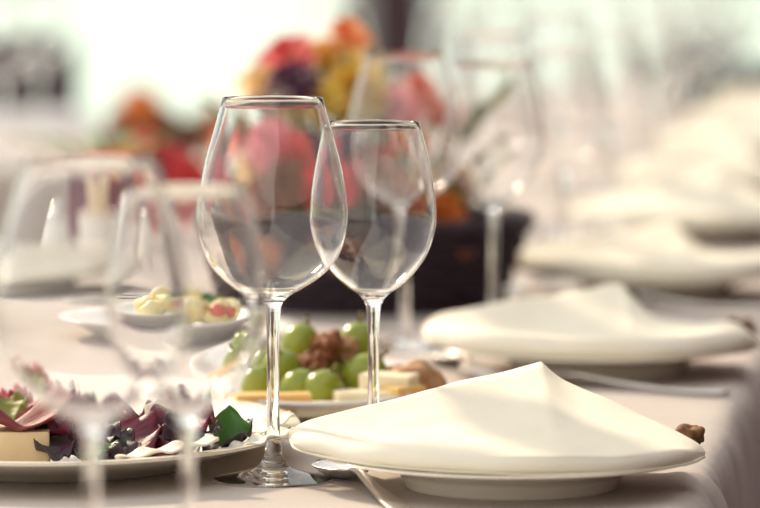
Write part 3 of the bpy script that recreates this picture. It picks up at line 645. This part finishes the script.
# magenta vase on the left with its own bouquet
VX, VD = -27.6, 450.0
vz = thing('square_vase', 'square magenta ceramic vase of red flowers at the left', 'vase', W(VX, VD), (0, 0, 0.12))
vme = bmesh.new()
bmesh.ops.create_cube(vme, size=1)
for v in vme.verts: v.co = Vector((v.co.x*0.105, v.co.y*0.09, (v.co.z+0.5)*0.082))
topf = max(vme.faces, key=lambda f: f.calc_center_median().z)
rr = bmesh.ops.inset_region(vme, faces=[topf], thickness=0.006, depth=0); bmesh.ops.translate(vme, verts=topf.verts, vec=(0, 0, -0.07))
bmesh.ops.bevel(vme, geom=[e for e in vme.edges], offset=0.002, segments=2, affect='EDGES')
mm = bpy.data.meshes.new('vase_body'); vme.to_mesh(mm); vme.free(); obj('vase_body', mm, 'magenta', vz)
obj('rim_band', box_me('rim_band', 0.109, 0.004, 0.008, 0.001), 'magenta', vz, (0, -0.046, 0.072))
vf = [(122, 163, 'orange', 0.55), (148, 150, 'coral', 0.75), (165, 168, 'red', 0.85), (186, 182, 'red', 0.95), (146, 172, 'red', 0.6), (178, 160, 'pink', 0.6), (180, 205, 'red', 0.8), (96, 166, 'coral', 0.5)]
vlab = ['orange, standing up front', 'coral, at the top', 'red, in the middle', 'red, hanging at the right', 'small red, front centre', 'red, upper right', 'red, lowest at the right', 'tiny coral, at the left']
for i, (px, py, c, s) in enumerate(vf):
    d = VD - 4 + (i*5 % 7); x = (px-380)/4400*d; z = 34.8 - (py+102)*d/4400
    flower(W(x, d, z), W(VX + (x-VX)*0.3, VD, 5.0), c, 'flower in the magenta vase, ' + vlab[i], s, True, 'flower', 'flowers in the magenta vase')
for i in range(5):
    leaf('foliage_leaf', 0.07, 0.014, -0.3, 0.001, i, 'green', W(VX-4+1.6*i, VD-3, 8.0), (0.7, 0, 1.3-0.5*i), 'thin green leaf hanging over the magenta vase', 'leaf', 'leaves in the magenta vase', 0.8)
# breadsticks in a cup, salt and pepper
cup = obj('white_cup', me_from('white_cup', *lathe(cm(dense([(0, 0.1), (1.9, 0.0), (2.1, 0.1), (2.3, 1.2), (2.5, 4.4), (2.55, 4.6), (2.4, 4.6), (2.15, 1.3), (1.8, 0.5), (0, 0.5)], 40)), 48)), 'chinaw', loc=W(-26.6, 418)); tag(cup, 'white cup holding pale breadsticks before the magenta vase', 'cup')
for i in range(7):
    a = i*0.9; o = obj('breadstick', me_from('breadstick', *tube([(0.3*math.cos(a)/100, 0.3*math.sin(a)/100, 0.006), (0.8*math.cos(a)/100, 0.8*math.sin(a)/100, 0.05), ((1.3*math.cos(a))/100, 1.3*math.sin(a)/100, (8.6+0.5*math.sin(i*2))/100)], [0.0034, 0.004, 0.0036], 8)), 'stick', loc=W(-26.6, 418)); tag(o, 'pale breadstick standing in the white cup', 'breadstick', 'breadsticks in the cup')
SH = me_from('shaker_body', *lathe(cm(dense([(0, 0), (1.9, 0.0), (2.0, 0.2), (1.95, 2.5), (1.6, 4.2), (1.3, 4.8)], 30)), 40)); SC = me_from('shaker_cap', *lathe(cm(dense([(1.3, 4.8), (1.38, 5.0), (1.2, 5.7), (0.5, 6.1), (0, 6.15)], 20)), 40))
for x, d, lab in ((-31.8, 415, 'white porcelain shaker left of the breadsticks'), (-22.3, 424, 'white porcelain shaker right of the breadsticks')):
    e = thing('salt_shaker', lab, 'shaker', W(x, d), group='porcelain shakers'); obj('shaker_body', SH, 'chinaw', e); obj('shaker_cap', SC, 'steel', e)

# ------------------------------------------------------------------ behind: round table, covered chairs, bench
RT = (-0.82, 6.30)
t2 = thing('round_table', 'round table under a white cloth behind the long table', 'table', (RT[0], RT[1], 0))
obj('tabletop', me_from('round_top', *lathe([(0, 0.70), (0.52, 0.70), (0.53, 0.715), (0.52, 0.73), (0, 0.73)], 64)), 'tablewood', t2)
obj('pedestal', me_from('pedestal', *lathe([(0.0, 0), (0.3, 0), (0.3, 0.03), (0.06, 0.08), (0.05, 0.65), (0.12, 0.70), (0, 0.70)], 32)), 'tablewood', t2)
def round_cloth():
    vs, fs = [], []; n = 160; R = [(0.0, 0), (0.4, 0), (0.51, 0), (0.537, -0.004), (0.544, -0.02), (0.555, -0.12), (0.57, -0.3), (0.585, -0.5)]
    for r, z in R:
        for i in range(n):
            a = 2*PI*i/n; k = max(0, -z-0.01)/0.5; rr = r + 0.035*k*math.sin(a*18+math.sin(a*5)); vs.append((rr*math.cos(a), rr*math.sin(a), z))
    for j in range(len(R)-1):
        for i in range(n):
            i2 = (i+1) % n; fs.append((j*n+i, (j+1)*n+i, (j+1)*n+i2, j*n+i2))
    return me_from('round_cloth', vs, fs)
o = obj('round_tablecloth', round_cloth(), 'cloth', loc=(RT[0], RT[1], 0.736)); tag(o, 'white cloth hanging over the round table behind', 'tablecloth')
pot = obj('flower_bowl', me_from('flower_bowl', *lathe(cm(dense([(0, 0), (4, 0), (4.4, 0.2), (5.8, 1.6), (5.7, 2.6), (5.4, 2.6), (5.3, 1.7), (4, 0.7), (0, 0.6)], 30)), 48)), 'f_brown', loc=(-0.355, 6.20, 0.737)); tag(pot, 'brown bowl of orange flowers on the round table', 'bowl')
rf = [(140, 106, 'orange', 0.95), (122, 122, 'rust', 0.9), (160, 126, 'brown', 1.0), (205, 126, 'rust', 1.0), (186, 138, 'brown', 1.0), (150, 138, 'coral', 0.9), (218, 114, 'orange', 0.7), (134, 142, 'brown', 0.8), (212, 146, 'orange', 0.8), (170, 146, 'rust', 0.9)]
rl = ['bright orange, on top', 'rust, upper left', 'brown, middle', 'rust, right', 'brown, lower right', 'coral, low in front', 'small orange, far right', 'brown, lower left', 'orange, lowest right', 'rust, lowest in the middle']
for i, (px, py, c, s) in enumerate(rf):
    d = 614 + (i*7 % 13); x = (px-380)/4400*d; z = 34.8 - (py+102)*d/4400
    flower(W(x, d, z), W(-35.5 + (x+31.5)*0.2, 620, 0.2), c, 'flower in the brown bowl on the round table, ' + rl[i], s, True, 'flower', 'flowers on the round table')
for k, (x, y, lab) in enumerate(((-0.52, 6.05, 'left of the brown bowl'), (-0.50, 6.45, 'behind the brown bowl, left'), (-0.72, 6.35, 'at the far left'))):
    e = thing('wine_glass', 'blurred wine glass on the round table ' + lab, 'wine glass', (x, y, 0.737), (0, 0, k), 'wine glasses on the round table')
    for nm, me in zip(('bowl', 'stem', 'foot'), G1): obj(nm, me, 'glass', e)

def covered_chair(x, y, rz, label, m='cover', bh=0.46):
    e = thing('covered_chair', label, 'chair', (x, y, 0), (0, 0, rz), 'chairs around the round table')
    obj('seat', box_me('seat', 0.43, 0.42, 0.06, 0.02, 3), m, e, (0, 0, 0.42))
    obj('backrest', box_me('backrest', 0.42, 0.06, bh, 0.025, 3), m, e, (0, 0.20, 0.47), (-0.10, 0, 0))
    for sx in (-1, 1):
        for sy in (-1, 1): obj('leg', box_me('leg', 0.04, 0.04, 0.425, 0.004), 'wood', e, (sx*0.18, sy*0.17, 0))
    return e
covered_chair(-0.72, 7.3, -0.1, 'pale covered chair behind the round table', 'cover', 0.27)
covered_chair(-1.45, 7.15, 0.6, 'pale covered chair at the far left of the round table', 'cover', 0.27)
covered_chair(-0.80, 8.5, 0.05, 'dark upholstered chair behind the round table at the left', 'wood', 0.35)
bn = thing('bench', 'low navy upholstered bench beyond the end of the long table', 'bench', (1.25, 9.3, 0))
obj('seat', box_me('seat', 1.3, 0.45, 0.12, 0.03, 3), 'bluebench', bn, (0, -0.05, 0.36)); obj('backrest', box_me('backrest', 1.3, 0.10, 0.385, 0.03, 3), 'bluebench', bn, (0, 0.18, 0.36))
for sx in (-1, 1):
    for sy in (-1, 1): obj('leg', box_me('leg', 0.05, 0.05, 0.365, 0.004), 'wood', bn, (sx*0.58, sy*0.15-0.02, 0))
